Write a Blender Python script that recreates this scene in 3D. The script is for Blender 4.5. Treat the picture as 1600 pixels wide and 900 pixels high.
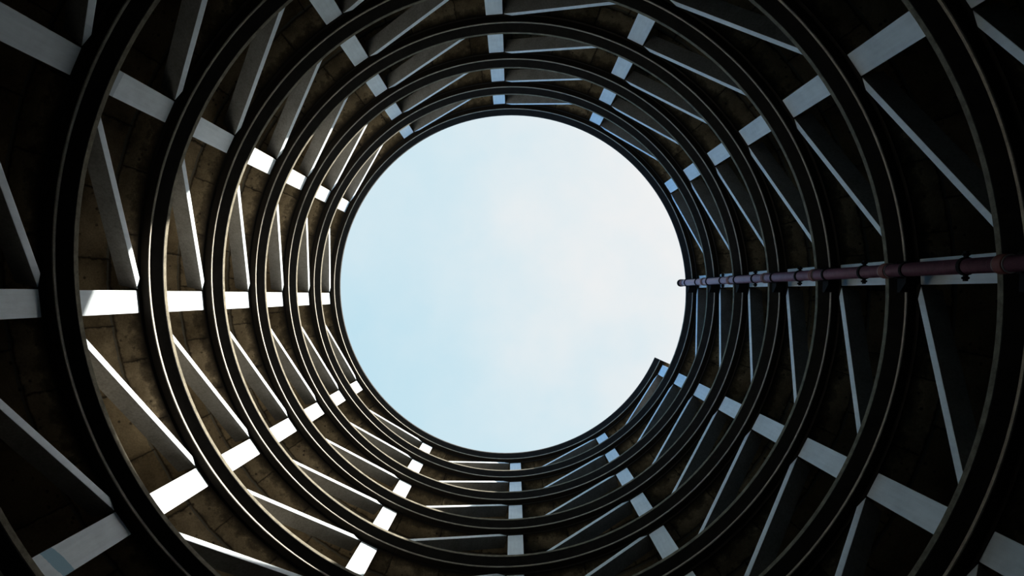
import bpy, bmesh, math, random
from mathutils import Vector, Matrix

for o in list(bpy.data.objects):
    bpy.data.objects.remove(o, do_unlink=True)
S = bpy.context.scene
C = S.collection
PI = math.pi

# ------------------------------------------------------------------ camera
# world: X = right in the photo, Y = down in the photo, Z = up the shaft (eye height is z = 0)
CAM = Vector((0.2012, 0.0926, 0.0))
RX, RY = 0.05182, 0.02652           # small tilt away from the plumb line
F = 1110.0                          # focal length in pixels of the 1600 wide frame
SX, SY = -28.27, 65.15              # principal point offset (the photo is a crop)
rx = Matrix(((1, 0, 0), (0, math.cos(RX), -math.sin(RX)), (0, math.sin(RX), math.cos(RX))))
ry = Matrix(((math.cos(RY), 0, math.sin(RY)), (0, 1, 0), (-math.sin(RY), 0, math.cos(RY))))
RM = rx @ ry
cd = bpy.data.cameras.new('camera')
cam = bpy.data.objects.new('camera', cd)
C.objects.link(cam)
cd.sensor_width = 36.0
cd.lens = F / 1600.0 * 36.0
cd.shift_x = -SX / 1600.0
cd.shift_y = SY / 1600.0
cd.clip_end = 500
mw = (RM.transposed() @ Matrix(((1, 0, 0), (0, -1, 0), (0, 0, -1)))).to_4x4()
mw.translation = CAM
cam.matrix_world = mw
S.camera = cam

S.view_settings.view_transform = 'Standard'
S.view_settings.look = 'None'
S.view_settings.gamma = 1.0
S.view_settings.use_curve_mapping = False
S.view_settings.exposure = 0.0

# ------------------------------------------------------------------ sun and sky
SUN_AZ, SUN_EL = math.radians(-20.0), math.radians(49.5)
SUN_DIR = Vector((math.cos(SUN_AZ) * math.cos(SUN_EL), math.sin(SUN_AZ) * math.cos(SUN_EL), math.sin(SUN_EL)))
sl = bpy.data.lights.new('sun', 'SUN')
sl.energy = 18.0
sl.angle = math.radians(0.53)
sl.color = (1.0, 0.95, 0.86)
sun = bpy.data.objects.new('sun', sl)
C.objects.link(sun)
sun.rotation_euler = SUN_DIR.to_track_quat('Z', 'Y').to_euler()
sun.location = SUN_DIR * 60


def nodes_of(tree):
    tree.nodes.clear()
    N = tree.nodes.new
    L = tree.links.new

    def n(kind, **kw):
        nd = N(kind)
        for a, b in kw.items():
            setattr(nd, a, b)
        return nd

    def put(sock, v):
        if hasattr(v, 'is_linked') or isinstance(v, bpy.types.NodeSocket):
            L(v, sock)
        else:
            sock.default_value = v

    def math_(op, a, b=None, c=None, clamp=False):
        nd = n('ShaderNodeMath', operation=op, use_clamp=clamp)
        put(nd.inputs[0], a)
        if b is not None:
            put(nd.inputs[1], b)
        if c is not None:
            put(nd.inputs[2], c)
        return nd.outputs[0]

    def mix(f, a, b, blend='MIX'):
        nd = n('ShaderNodeMix', data_type='RGBA', blend_type=blend)
        put(nd.inputs[0], f)
        put(nd.inputs[6], a)
        put(nd.inputs[7], b)
        return nd.outputs[2]

    def noise(vec, scale, detail=4.0, rough=0.55):
        nd = n('ShaderNodeTexNoise')
        if vec is not None:
            L(vec, nd.inputs['Vector'])
        nd.inputs['Scale'].default_value = scale
        nd.inputs['Detail'].default_value = detail
        nd.inputs['Roughness'].default_value = rough
        return nd.outputs['Fac']

    def ramp(fac, stops):
        nd = n('ShaderNodeValToRGB')
        put(nd.inputs[0], fac)
        cr = nd.color_ramp
        while len(cr.elements) < len(stops):
            cr.elements.new(0.5)
        for e, (p, col) in zip(cr.elements, stops):
            e.position = p
            e.color = col if len(col) == 4 else (*col, 1)
        return nd.outputs[0]

    return n, L, math_, mix, noise, ramp


W = bpy.data.worlds.new('sky')
S.world = W
W.use_nodes = True
n, L, math_, mix, noise, ramp = nodes_of(W.node_tree)
tc = n('ShaderNodeTexCoord')
dirv = tc.outputs['Generated']
dt = n('ShaderNodeVectorMath', operation='DOT_PRODUCT')
L(dirv, dt.inputs[0])
dt.inputs[1].default_value = SUN_DIR
d = dt.outputs['Value']
cl1 = noise(dirv, 3.2, 5.0, 0.55)
cl2 = noise(dirv, 9.0, 6.0, 0.6)
w = math_('MULTIPLY_ADD', math_('SUBTRACT', cl1, 0.5), 0.45, d)
w = math_('MULTIPLY_ADD', math_('SUBTRACT', cl2, 0.5), 0.10, w)
col = ramp(math_('MULTIPLY_ADD', w, 0.5, 0.5), [
    (0.00, (0.14, 0.50, 1.25)),
    (0.62, (0.25, 0.84, 1.65)),
    (0.70, (0.38, 0.98, 1.65)),
    (0.75, (0.46, 0.88, 1.25)),
    (0.785, (0.53, 0.76, 0.87)),
    (0.86, (0.66, 0.81, 0.88)),
    (0.94, (0.85, 0.87, 0.88)),
    (1.00, (1.0, 0.98, 0.94))])
# bright haze around the sun
au = math_('MULTIPLY', math_('SUBTRACT', d, 0.91), 11.0, clamp=True)
au = math_('MULTIPLY', math_('MULTIPLY', au, au), 10.0)
glow = n('ShaderNodeVectorMath', operation='SCALE')
glow.inputs[0].default_value = (1.0, 0.98, 0.95)
L(au, glow.inputs[3])
tot = n('ShaderNodeVectorMath', operation='ADD')
L(col, tot.inputs[0])
L(glow.outputs[0], tot.inputs[1])
bg = n('ShaderNodeBackground')
L(tot.outputs[0], bg.inputs[0])
bg.inputs[1].default_value = 1.0
ow = n('ShaderNodeOutputWorld')
L(bg.outputs[0], ow.inputs[0])


# ------------------------------------------------------------------ materials
def material(name):
    m = bpy.data.materials.new(name)
    m.use_nodes = True
    kit = nodes_of(m.node_tree)
    b = kit[0]('ShaderNodeBsdfPrincipled')
    o = kit[0]('ShaderNodeOutputMaterial')
    kit[1](b.outputs[0], o.inputs[0])
    return m, b, kit


def bump(kit, b, h, strength, dist):
    nd = kit[0]('ShaderNodeBump')
    nd.inputs['Strength'].default_value = strength
    nd.inputs['Distance'].default_value = dist
    kit[1](h, nd.inputs['Height'])
    kit[1](nd.outputs[0], b.inputs['Normal'])


def mat_white(name, band=None):
    """pale painted concrete of the columns and braces"""
    m, b, kit = material(name)
    n, L, math_, mix, noise, ramp = kit
    tc = n('ShaderNodeTexCoord')
    g = n('ShaderNodeNewGeometry')
    n1 = noise(g.outputs['Position'], 1.7, 6, 0.65)
    mp = n('ShaderNodeMapping')
    mp.inputs['Scale'].default_value = (14, 14, 1.2)
    L(tc.outputs['Object'], mp.inputs[0])
    n2 = noise(mp.outputs[0], 1.0, 5, 0.6)
    n3 = noise(g.outputs['Position'], 38, 3, 0.6)
    c = ramp(n1, [(0.30, (0.52, 0.58, 0.62)), (0.55, (0.74, 0.82, 0.87)), (0.8, (0.79, 0.87, 0.92))])
    c = mix(0.55, c, ramp(n2, [(0.28, (0.64, 0.71, 0.75)), (0.6, (0.80, 0.88, 0.92))]))
    c = mix(ramp(n3, [(0.70, (0, 0, 0)), (0.78, (0.55, 0.55, 0.55))]), c, (0.38, 0.35, 0.31, 1))
    if band:
        sep = n('ShaderNodeSeparateXYZ')
        L(tc.outputs['Object'], sep.inputs[0])
        z = math_('MULTIPLY_ADD', math_('SUBTRACT', n1, 0.5), 0.25, sep.outputs[2])
        z = math_('MULTIPLY_ADD', sep.outputs[1], band[3], z)
        f = math_('MULTIPLY', math_('GREATER_THAN', z, band[0]), math_('LESS_THAN', z, band[1]))
        c = mix(math_('MULTIPLY', f, 0.8), c, (*band[2], 1))
    L(c, b.inputs['Base Color'])
    b.inputs['Roughness'].default_value = 0.8
    b.inputs['Specular IOR Level'].default_value = 0.25
    bump(kit, b, n3, 0.15, 0.004)
    return m


def mat_soffit():
    """board-marked ceiling concrete: staggered panels, seams, tie holes, stains (UV: u = 30 degree units, v = radius)"""
    m, b, kit = material('formwork_concrete')
    n, L, math_, mix, noise, ramp = kit
    uv = n('ShaderNodeUVMap')
    uv.uv_map = 'UVMap'
    g = n('ShaderNodeNewGeometry')
    sep = n('ShaderNodeSeparateXYZ')
    L(uv.outputs[0], sep.inputs[0])
    n1 = noise(g.outputs['Position'], 0.9, 6, 0.6)
    n2 = noise(g.outputs['Position'], 4.5, 6, 0.65)
    n3 = noise(g.outputs['Position'], 30, 4, 0.6)
    wob = math_('MULTIPLY', math_('SUBTRACT', n2, 0.5), 0.10)
    r = math_('ADD', sep.outputs[1], wob)
    rr = math_('DIVIDE', math_('SUBTRACT', r, 4.93), 1.30)
    ri = math_('FLOOR', rr)
    rf = math_('SUBTRACT', rr, ri)
    u = math_('MULTIPLY_ADD', sep.outputs[0], 3.1, math_('MULTIPLY', ri, 0.43))
    u = math_('MULTIPLY_ADD', wob, 0.9, u)
    ui = math_('FLOOR', u)
    uf = math_('SUBTRACT', u, ui)
    er = math_('MINIMUM', rf, math_('SUBTRACT', 1.0, rf))
    eu = math_('MINIMUM', uf, math_('SUBTRACT', 1.0, uf))
    seam_r = math_('SUBTRACT', 1.0, math_('DIVIDE', er, 0.030), clamp=True)
    seam_u = math_('SUBTRACT', 1.0, math_('DIVIDE', eu, 0.022), clamp=True)
    seam = math_('MAXIMUM', seam_r, seam_u)
    halo = math_('SUBTRACT', 1.0, math_('DIVIDE', math_('MINIMUM', er, eu), 0.15), clamp=True)
    halo = math_('MULTIPLY', halo, ramp(n2, [(0.45, (0, 0, 0)), (0.60, (1, 1, 1))]))
    cmb = n('ShaderNodeCombineXYZ')
    L(ui, cmb.inputs[0])
    L(ri, cmb.inputs[1])
    wn = n('ShaderNodeTexWhiteNoise', noise_dimensions='2D')
    L(cmb.outputs[0], wn.inputs['Vector'])
    # pits and tie holes
    vo = n('ShaderNodeTexVoronoi', feature='F1')
    L(g.outputs['Position'], vo.inputs['Vector'])
    vo.inputs['Scale'].default_value = 5.2
    vd = math_('MULTIPLY_ADD', math_('SUBTRACT', n3, 0.5), 0.10, vo.outputs['Distance'])
    hole = ramp(vd, [(0.10, (1, 1, 1)), (0.20, (0, 0, 0))])
    hole = math_('MULTIPLY', hole, ramp(n1, [(0.42, (0, 0, 0)), (0.52, (1, 1, 1))]))
    hole = math_('MULTIPLY', hole, math_('GREATER_THAN', sep.outputs[1], 7.12))
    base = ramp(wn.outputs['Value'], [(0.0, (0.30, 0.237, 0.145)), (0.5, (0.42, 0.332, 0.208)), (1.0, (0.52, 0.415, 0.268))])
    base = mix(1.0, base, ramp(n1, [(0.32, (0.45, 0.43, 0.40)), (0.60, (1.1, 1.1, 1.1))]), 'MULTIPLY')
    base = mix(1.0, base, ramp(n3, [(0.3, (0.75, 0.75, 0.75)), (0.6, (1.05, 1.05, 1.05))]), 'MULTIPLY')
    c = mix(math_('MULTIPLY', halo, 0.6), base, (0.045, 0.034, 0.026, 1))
    bar = math_('MULTIPLY', math_('GREATER_THAN', rf, 0.018), math_('LESS_THAN', rf, 0.05))
    c = mix(math_('MULTIPLY', bar, 0.7), c, (0.17, 0.18, 0.165, 1))
    c = mix(math_('MULTIPLY', seam, 0.9), c, (0.02, 0.016, 0.013, 1))
    c = mix(math_('MULTIPLY', hole, 0.8), c, (0.03, 0.024, 0.02, 1))
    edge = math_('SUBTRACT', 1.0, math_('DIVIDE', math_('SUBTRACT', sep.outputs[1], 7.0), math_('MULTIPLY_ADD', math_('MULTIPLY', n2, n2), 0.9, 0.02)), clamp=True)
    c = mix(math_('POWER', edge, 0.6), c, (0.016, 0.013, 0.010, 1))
    L(c, b.inputs['Base Color'])
    b.inputs['Roughness'].default_value = 0.92
    b.inputs['Specular IOR Level'].default_value = 0.15
    bump(kit, b, math_('SUBTRACT', n3, math_('MULTIPLY', seam, 2.0)), 0.4, 0.01)
    return m


def mat_plain(name, c0, c1, rough=0.9, scale=3.0, spec=0.2, metal=0.0):
    m, b, kit = material(name)
    n, L, math_, mix, noise, ramp = kit
    g = n('ShaderNodeNewGeometry')
    n1 = noise(g.outputs['Position'], scale, 6, 0.65)
    n2 = noise(g.outputs['Position'], scale * 9, 4, 0.6)
    c = ramp(n1, [(0.32, c0), (0.66, c1)])
    c = mix(1.0, c, ramp(n2, [(0.3, (0.72, 0.72, 0.72)), (0.6, (1.0, 1.0, 1.0))]), 'MULTIPLY')
    L(c, b.inputs['Base Color'])
    b.inputs['Roughness'].default_value = rough
    b.inputs['Metallic'].default_value = metal
    b.inputs['Specular IOR Level'].default_value = spec
    bump(kit, b, n2, 0.2, 0.004)
    return m


M_WHITE = mat_white('pale_painted_concrete')
M_WHITE_BLUE = mat_white('pale_concrete_blue_patch', (0.62, 0.86, (0.20, 0.42, 0.55), 0.35))
M_WHITE_BASE = mat_white('pale_concrete_grey_foot', (-1.0, 0.62, (0.42, 0.48, 0.52), 0.0))
M_SIDE_SHADE = mat_plain('side_shade_concrete', (0.24, 0.235, 0.22), (0.33, 0.325, 0.31), 0.9, 2.5)  # darker grey that paints shade onto the sides and undersides of columns and braces
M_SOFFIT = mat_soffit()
M_KERB = mat_plain('kerb_concrete', (0.10, 0.09, 0.06), (0.24, 0.215, 0.155), 0.9, 6.0)
M_LIP = mat_plain('lip_concrete', (0.38, 0.35, 0.29), (0.60, 0.55, 0.46), 0.85, 5.0)
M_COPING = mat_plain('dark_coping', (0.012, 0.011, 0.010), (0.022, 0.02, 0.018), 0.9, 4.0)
M_ROAD = mat_plain('asphalt', (0.03, 0.029, 0.028), (0.05, 0.048, 0.045), 0.95, 2.0)
M_WALK = mat_plain('walkway_concrete', (0.16, 0.145, 0.12), (0.24, 0.22, 0.18), 0.9, 3.0)
M_WALL = mat_plain('wall_concrete', (0.035, 0.03, 0.025), (0.055, 0.048, 0.04), 0.95, 1.2)
M_FLOOR = mat_plain('floor_concrete', (0.10, 0.09, 0.08), (0.15, 0.14, 0.12), 0.9, 1.5)
M_PIPE = mat_plain('purple_brown_paint', (0.19, 0.08, 0.13), (0.26, 0.11, 0.18), 0.5, 6.0, 0.35)
M_COLLAR = mat_plain('red_brown_paint', (0.16, 0.035, 0.025), (0.22, 0.055, 0.04), 0.7, 8.0, 0.2)
M_JOINT = mat_plain('pale_joint', (0.35, 0.31, 0.30), (0.5, 0.46, 0.44), 0.6, 8.0, 0.4)
M_IRON = mat_plain('black_iron', (0.008, 0.007, 0.007), (0.014, 0.012, 0.012), 0.9, 8.0, 0.08)

# ------------------------------------------------------------------ the helix
PHI, DK = 0.47805, PI / 6 + 0.000124      # a column every 30 degrees, numbered k down the ramp
Z0, PITCH, TH = 29.0, 2.862, 0.51         # soffit height at k = 0, rise per turn, slab + kerb thickness
RC, RIM, LIP = 7.0, 6.685, 6.845
COLW, COLD = 0.4367, 0.38
R_OUT = 12.8
FLOOR_Z = -1.62
K_TOP, K_END = -0.10, 124.0


def ang(k): return PHI + k * DK
def zs(k): return Z0 - PITCH * k / 12.0


def project(p):
    v = RM @ (p - CAM)
    return 800 + SX + F * v.x / v.z, 450 + SY + F * v.y / v.z


def link_mesh(name, bm, mat, parent=None):
    me = bpy.data.meshes.new(name)
    bmesh.ops.recalc_face_normals(bm, faces=bm.faces)
    bm.to_mesh(me)
    bm.free()
    me.materials.append(mat)
    o = bpy.data.objects.new(name, me)
    C.objects.link(o)
    if parent:
        o.parent = parent
    return o


def tag(o, label=None, cat=None, group=None, kind=None):
    if label: o['label'] = label
    if cat: o['category'] = cat
    if group: o['group'] = group
    if kind: o['kind'] = kind
    return o


def sweep(profile, k0, k1, step=1 / 14.0, smooth=True):
    """closed (r, z) profile swept along the helix from k0 down to k1"""
    bm = bmesh.new()
    uvl = bm.loops.layers.uv.new('UVMap')
    cnt = max(2, int(round((k1 - k0) / step)))
    rings = []
    for i in range(cnt + 1):
        k = k0 + (k1 - k0) * i / cnt
        a, z = ang(k), zs(k)
        rings.append((k, [bm.verts.new((r * math.cos(a), r * math.sin(a), z + dz)) for r, dz in profile]))
    m = len(profile)
    for (ka, A), (kb, B) in zip(rings, rings[1:]):
        for i in range(m):
            j = (i + 1) % m
            f = bm.faces.new((A[i], A[j], B[j], B[i]))
            for lp, (kk, rr) in zip(f.loops, ((ka, profile[i][0]), (ka, profile[j][0]), (kb, profile[j][0]), (kb, profile[i][0]))):
                lp[uvl].uv = (kk, rr)
    for k, R in (rings[0], rings[-1]):
        f = bm.faces.new(R)
        for lp, (r, dz) in zip(f.loops, profile):
            lp[uvl].uv = (k + dz, r)
    return bm


# ------------------------------------------------------------------ setting
def ring_wall(r0, r1, z0, z1, seg=96):
    bm = bmesh.new()
    v = []
    for i in range(seg):
        a = 2 * PI * i / seg
        v.append([bm.verts.new((r * math.cos(a), r * math.sin(a), z)) for r, z in ((r0, z0), (r1, z0), (r1, z1), (r0, z1))])
    for i in range(seg):
        A, B = v[i], v[(i + 1) % seg]
        for q in range(4):
            bm.faces.new((A[q], A[(q + 1) % 4], B[(q + 1) % 4], B[q]))
    return bm


tag(link_mesh('wall_outer', ring_wall(R_OUT + 0.02, R_OUT + 0.32, FLOOR_Z, Z0 + 0.55), M_WALL), kind='structure')
bm = bmesh.new()
bmesh.ops.create_circle(bm, cap_ends=True, radius=R_OUT + 0.32, segments=96, matrix=Matrix.Translation((0, 0, FLOOR_Z)))
ext = bmesh.ops.extrude_face_region(bm, geom=list(bm.faces))
bmesh.ops.translate(bm, vec=(0, 0, -0.3), verts=[e for e in ext['geom'] if isinstance(e, bmesh.types.BMVert)])
tag(link_mesh('floor', bm, M_FLOOR), kind='structure')

# the ramp: deck, kerb along its inner edge, thin lip under the edge
rampo = bpy.data.objects.new('spiral_ramp', None)
C.objects.link(rampo)
tag(rampo, 'spiral concrete car ramp winding up around the round open shaft to the sky', 'ramp')
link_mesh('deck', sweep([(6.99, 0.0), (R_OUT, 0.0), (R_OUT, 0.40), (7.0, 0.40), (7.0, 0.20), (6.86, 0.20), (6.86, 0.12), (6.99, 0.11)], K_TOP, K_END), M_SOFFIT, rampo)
link_mesh('road_surface', sweep([(7.45, 0.40), (R_OUT, 0.40), (R_OUT, 0.43), (7.45, 0.43)], K_TOP, K_END), M_ROAD, rampo)
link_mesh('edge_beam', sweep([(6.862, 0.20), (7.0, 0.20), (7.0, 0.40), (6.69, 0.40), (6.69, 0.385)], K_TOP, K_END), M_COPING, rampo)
o = link_mesh('edge_lip', sweep([(LIP, 0.14), (LIP + 0.015, 0.135), (LIP + 0.015, 0.195), (LIP, 0.195)], K_TOP, K_END), M_LIP, rampo)
o['label'] = 'thin pale lip along the underside edge'
o = link_mesh('kerb', sweep([(RIM, 0.40), (6.80, 0.40), (6.80, TH), (RIM, TH)], 11.2, K_END), M_KERB, rampo)
o['label'] = 'cream concrete kerb along the inner edge'
link_mesh('walkway', sweep([(6.80, 0.40), (7.45, 0.40), (7.45, TH), (6.80, TH)], K_TOP, K_END), M_WALK, rampo)
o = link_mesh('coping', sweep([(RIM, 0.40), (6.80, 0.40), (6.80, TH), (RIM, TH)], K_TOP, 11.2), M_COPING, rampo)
o['label'] = 'dark coping along the topmost edge'

# ------------------------------------------------------------------ columns and braces
NUM = ['twelve', 'one', 'two', 'three', 'four', 'five', 'six', 'seven', 'eight', 'nine', 'ten', 'eleven']
ORD = ['first', 'second', 'third', 'fourth', 'fifth', 'sixth', 'seventh', 'eighth', 'ninth']
LIT_COL = {7: 5, 8: 6, 9: 6, 10: 4}
LIT_BR = {8: 6, 9: 5, 7: 4}
PART_BR = {6: 3, 10: 4}
SLOPE = PITCH / 12.0 / DK                   # fall per radian


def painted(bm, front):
    """the face towards the shaft stays pale, the other sides have shade put into a darker grey (material slot 1)"""
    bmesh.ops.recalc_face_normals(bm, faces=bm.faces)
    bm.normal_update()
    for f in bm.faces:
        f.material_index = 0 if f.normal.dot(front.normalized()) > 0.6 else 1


def column_mesh():
    """local frame: origin at the foot, x outward, y along the ramp; ends cut to the ramp's slope"""
    bm = bmesh.new()
    h = PITCH - TH
    rr = RC + COLD / 2
    vs = []
    for z in (0.0, h):
        for x, y in ((-COLD / 2, -COLW / 2), (COLD / 2, -COLW / 2), (COLD / 2, COLW / 2), (-COLD / 2, COLW / 2)):
            th = math.atan2(y, rr + x)
            vs.append(bm.verts.new((x, y, z - SLOPE * th + (0.001 if z == 0 else -0.001))))
    q = [(0, 3, 2, 1), (4, 5, 6, 7), (0, 1, 5, 4), (1, 2, 6, 5), (2, 3, 7, 6), (3, 0, 4, 7)]
    for f in q:
        bm.faces.new([vs[i] for i in f])
    ve = [e for e in bm.edges if abs(e.verts[0].co.z - e.verts[1].co.z) > 1]
    bmesh.ops.bevel(bm, geom=ve, offset=0.014, segments=2, affect='EDGES', profile=0.5)
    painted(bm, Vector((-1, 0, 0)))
    return bm


def brace_points():
    """inner face corners in a frame where column k stands at angle 0 and its soffit is z = 0"""
    def P(deg): return Vector((RC * math.cos(math.radians(deg)), RC * math.sin(math.radians(deg)), 0))
    A, B = P(1.95), P(28.12)
    L = (B - A).length
    t = (B - A) / L
    base = -PITCH + TH - SLOPE * math.radians(27.5) + 0.002
    return [A + t * q + Vector((0, 0, z)) for q, z in ((0, -0.03), (0.23, -0.036), (L, -2.462), (L, base - 0.008), (L - 0.10, base))]


BP = brace_points()
FOOT = BP[3].copy()


def brace_mesh():
    bm = bmesh.new()
    out = Vector((math.cos(math.radians(15)), math.sin(math.radians(15)), 0)) * 0.37
    a = [bm.verts.new(p - FOOT) for p in BP]
    b = [bm.verts.new(p - FOOT + out) for p in BP]
    bm.faces.new(a)
    bm.faces.new(b[::-1])
    for i in range(len(a)):
        j = (i + 1) % len(a)
        bm.faces.new((a[j], a[i], b[i], b[j]))
    le = [e for e in bm.edges if (e.verts[0].co - e.verts[1].co).length > 1.0]
    bmesh.ops.bevel(bm, geom=le, offset=0.010, segments=2, affect='EDGES', profile=0.5)
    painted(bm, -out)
    return bm


def rotz(p, a):
    c, s = math.cos(a), math.sin(a)
    return Vector((c * p.x - s * p.y, s * p.x + c * p.y, p.z))


def in_frame(pts, margin):
    for p in pts:
        if p.z < 1:
            continue
        x, y = project(p)
        if -margin <= x <= 1600 + margin and -margin <= y <= 900 + margin:
            return True
    return False


MARGIN = 110
col_proto = brace_proto = None
for k in range(0, 100):
    a, z = ang(k), zs(k)
    clock = (4 + k) % 12
    nxt = (clock + 1) % 12
    j = k // 12
    e = Vector((math.cos(a), math.sin(a), 0))
    t = Vector((-e.y, e.x, 0))
    pts = [RC * e + s * COLW / 2 * t + Vector((0, 0, z - h)) for s in (-1, 1) for h in (0, 0.5, 1.0, 1.5, 1.85)]
    if in_frame(pts, MARGIN):
        if col_proto is None:
            o = col_proto = link_mesh('column', column_mesh(), M_WHITE)
            o.data.materials.append(M_SIDE_SHADE)
        else:
            o = col_proto.copy()
            C.objects.link(o)
        o.location = (RC + COLD / 2) * e + Vector((0, 0, z - PITCH + TH))
        o.rotation_euler = (0, 0, a)
        st = 'sunlit white' if j < LIT_COL.get(clock, 0) else 'shaded grey'
        if k == 76:
            st = 'shaded blue-patched'
        where = 'behind the drain pipe' if clock == 3 else 'in the %s o\'clock row' % NUM[clock]
        tag(o, '%s concrete column %s, %s from the sky opening' % (st, where, ORD[j]),
            'column', kind='thing', group='columns standing along the inner edge of the ramp')
        if k in (76, 66):
            o.data = o.data.copy()
            o.data.materials[0] = M_WHITE_BLUE if k == 76 else M_WHITE_BASE
    pts = []
    for i in range(7):
        f = i / 7.0
        pts.append(rotz(BP[0].lerp(BP[3], f), a) + Vector((0, 0, z)))
        pts.append(rotz(BP[1].lerp(BP[2], f), a) + Vector((0, 0, z)))
    if in_frame(pts, MARGIN):
        if brace_proto is None:
            o = brace_proto = link_mesh('brace', brace_mesh(), M_WHITE)
            o.data.materials.append(M_SIDE_SHADE)
        else:
            o = brace_proto.copy()
            C.objects.link(o)
        o.location = rotz(FOOT, a) + Vector((0, 0, z))
        o.rotation_euler = (0, 0, a)
        st = 'sunlit' if j < LIT_BR.get(clock, 0) else 'partly sunlit' if j < PART_BR.get(clock, 0) else 'shaded'
        tag(o, '%s slanted brace between %s and %s o\'clock columns, %s from the sky opening' % (st, NUM[clock], NUM[nxt], ORD[j]),
            'brace', 'slanted braces between the columns')

# ------------------------------------------------------------------ drain pipe on the three o'clock side
PX, PY, PR = 6.50, -0.277, 0.108
pz0, pz1 = 3.0, 26.85
pipe = bpy.data.objects.new('drain_pipe', None)
C.objects.link(pipe)
pipe.location = (PX, PY, pz0)
tag(pipe, 'purple-brown drain pipe clamped to the ramp edges at three o\'clock', 'pipe')


def lathe(prof, seg=28):
    """profile (r, z) turned about the pipe axis, closed at both ends"""
    bm = bmesh.new()
    rings = [[bm.verts.new((r * math.cos(2 * PI * i / seg), r * math.sin(2 * PI * i / seg), z)) for i in range(seg)] for r, z in prof]
    for A, B in zip(rings, rings[1:]):
        for i in range(seg):
            bm.faces.new((A[i], A[(i + 1) % seg], B[(i + 1) % seg], B[i]))
    bm.faces.new(rings[0][::-1])
    bm.faces.new(rings[-1])
    for f in bm.faces:
        f.smooth = len(f.verts) == 4
    return bm


def band(r_in, r_out, h, seg=28):
    bm = bmesh.new()
    prof = [(r_in, 0), (r_out - 0.006, 0), (r_out, 0.008), (r_out, h - 0.008), (r_out - 0.006, h), (r_in, h)]
    rings = [[bm.verts.new((r * math.cos(2 * PI * i / seg), r * math.sin(2 * PI * i / seg), z)) for i in range(seg)] for r, z in prof]
    for q in range(len(prof)):
        A, B = rings[q], rings[(q + 1) % len(prof)]
        for i in range(seg):
            bm.faces.new((A[i], A[(i + 1) % seg], B[(i + 1) % seg], B[i]))
    return bm


def add_box(bm, x0, x1, y0, y1, z0, z1):
    v = [bm.verts.new(p) for p in ((x0, y0, z0), (x1, y0, z0), (x1, y1, z0), (x0, y1, z0), (x0, y0, z1), (x1, y0, z1), (x1, y1, z1), (x0, y1, z1))]
    for f in ((0, 3, 2, 1), (4, 5, 6, 7), (0, 1, 5, 4), (1, 2, 6, 5), (2, 3, 7, 6), (3, 0, 4, 7)):
        bm.faces.new([v[i] for i in f])


def bracket_mesh():
    """haunch shaped iron bracket carrying the pipe at a ramp edge; origin on the pipe axis"""
    bm = bmesh.new()
    out = [(-0.15, 0.0), (0.36, 0.0), (0.36, -0.08), (0.20, -0.26), (-0.10, -0.26), (-0.15, -0.10)]
    x0, x1 = 0.12, 0.34
    A = [bm.verts.new((x0, y, z)) for y, z in out]
    B = [bm.verts.new((x1, y, z)) for y, z in out]
    bm.faces.new(A)
    bm.faces.new(B[::-1])
    for i in range(len(out)):
        j = (i + 1) % len(out)
        bm.faces.new((A[j], A[i], B[i], B[j]))
    add_box(bm, 0.0, 0.12, -0.13, -0.09, -0.20, -0.12)
    add_box(bm, 0.0, 0.12, 0.09, 0.13, -0.20, -0.12)
    return bm


link_mesh('pipe_shaft', lathe([(PR, 0), (PR, pz1 - pz0 - 0.05), (PR - 0.02, pz1 - pz0)]), M_PIPE, pipe)
o = link_mesh('pipe_head', lathe([(0.06, 0), (PR + 0.03, 0.02), (PR + 0.03, 0.22), (PR + 0.01, 0.26)]), M_IRON, pipe)
o.location = (0, 0, pz1 - pz0 - 0.16)
o['label'] = 'dark pipe head at the top'
protos = {}


def pipe_part(name, maker, mat, z, parent=pipe, x=0.0, y=0.0):
    if name not in protos:
        o = protos[name] = link_mesh(name, maker(), mat, parent)
    else:
        o = protos[name].copy()
        C.objects.link(o)
        o.parent = parent
    o.location = (x, y, z)
    return o


def wing_bm():
    bm = bmesh.new()
    add_box(bm, -0.02, 0.02, -0.045, 0.045, -0.03, 0.03)
    bmesh.ops.create_cone(bm, cap_ends=True, segments=6, radius1=0.018, radius2=0.018, depth=0.10,
                          matrix=Matrix.Translation((0, 0, 0)) @ Matrix.Rotation(PI / 2, 4, 'Y'))
    return bm


kp = (math.atan2(PY, PX) - PHI + 2 * PI) / DK
for i in range(0, 8):
    z = zs(kp + 12 * i) - pz0
    if z < 1:
        continue
    pipe_part('collar', lambda: band(PR - 0.004, PR + 0.022, 0.17), M_COLLAR, z + 0.0)
    pipe_part('joint_ring', lambda: band(PR - 0.004, PR + 0.016, 0.022), M_JOINT, z + 0.172)
    pipe_part('joint_ring', None, M_JOINT, z - 0.032)
    pipe_part('clamp', lambda: band(PR - 0.004, PR + 0.020, 0.07), M_IRON, z - 0.53)
    pipe_part('bracket', bracket_mesh, M_IRON, z - 0.003)
    if i:
        c = pipe_part('strap', lambda: band(PR - 0.004, PR + 0.020, 0.08), M_IRON, z + 0.84)
        for s in (-1, 1):
            pipe_part('bolt', wing_bm, M_IRON, 0.04, c, 0.0, s * (PR + 0.055))
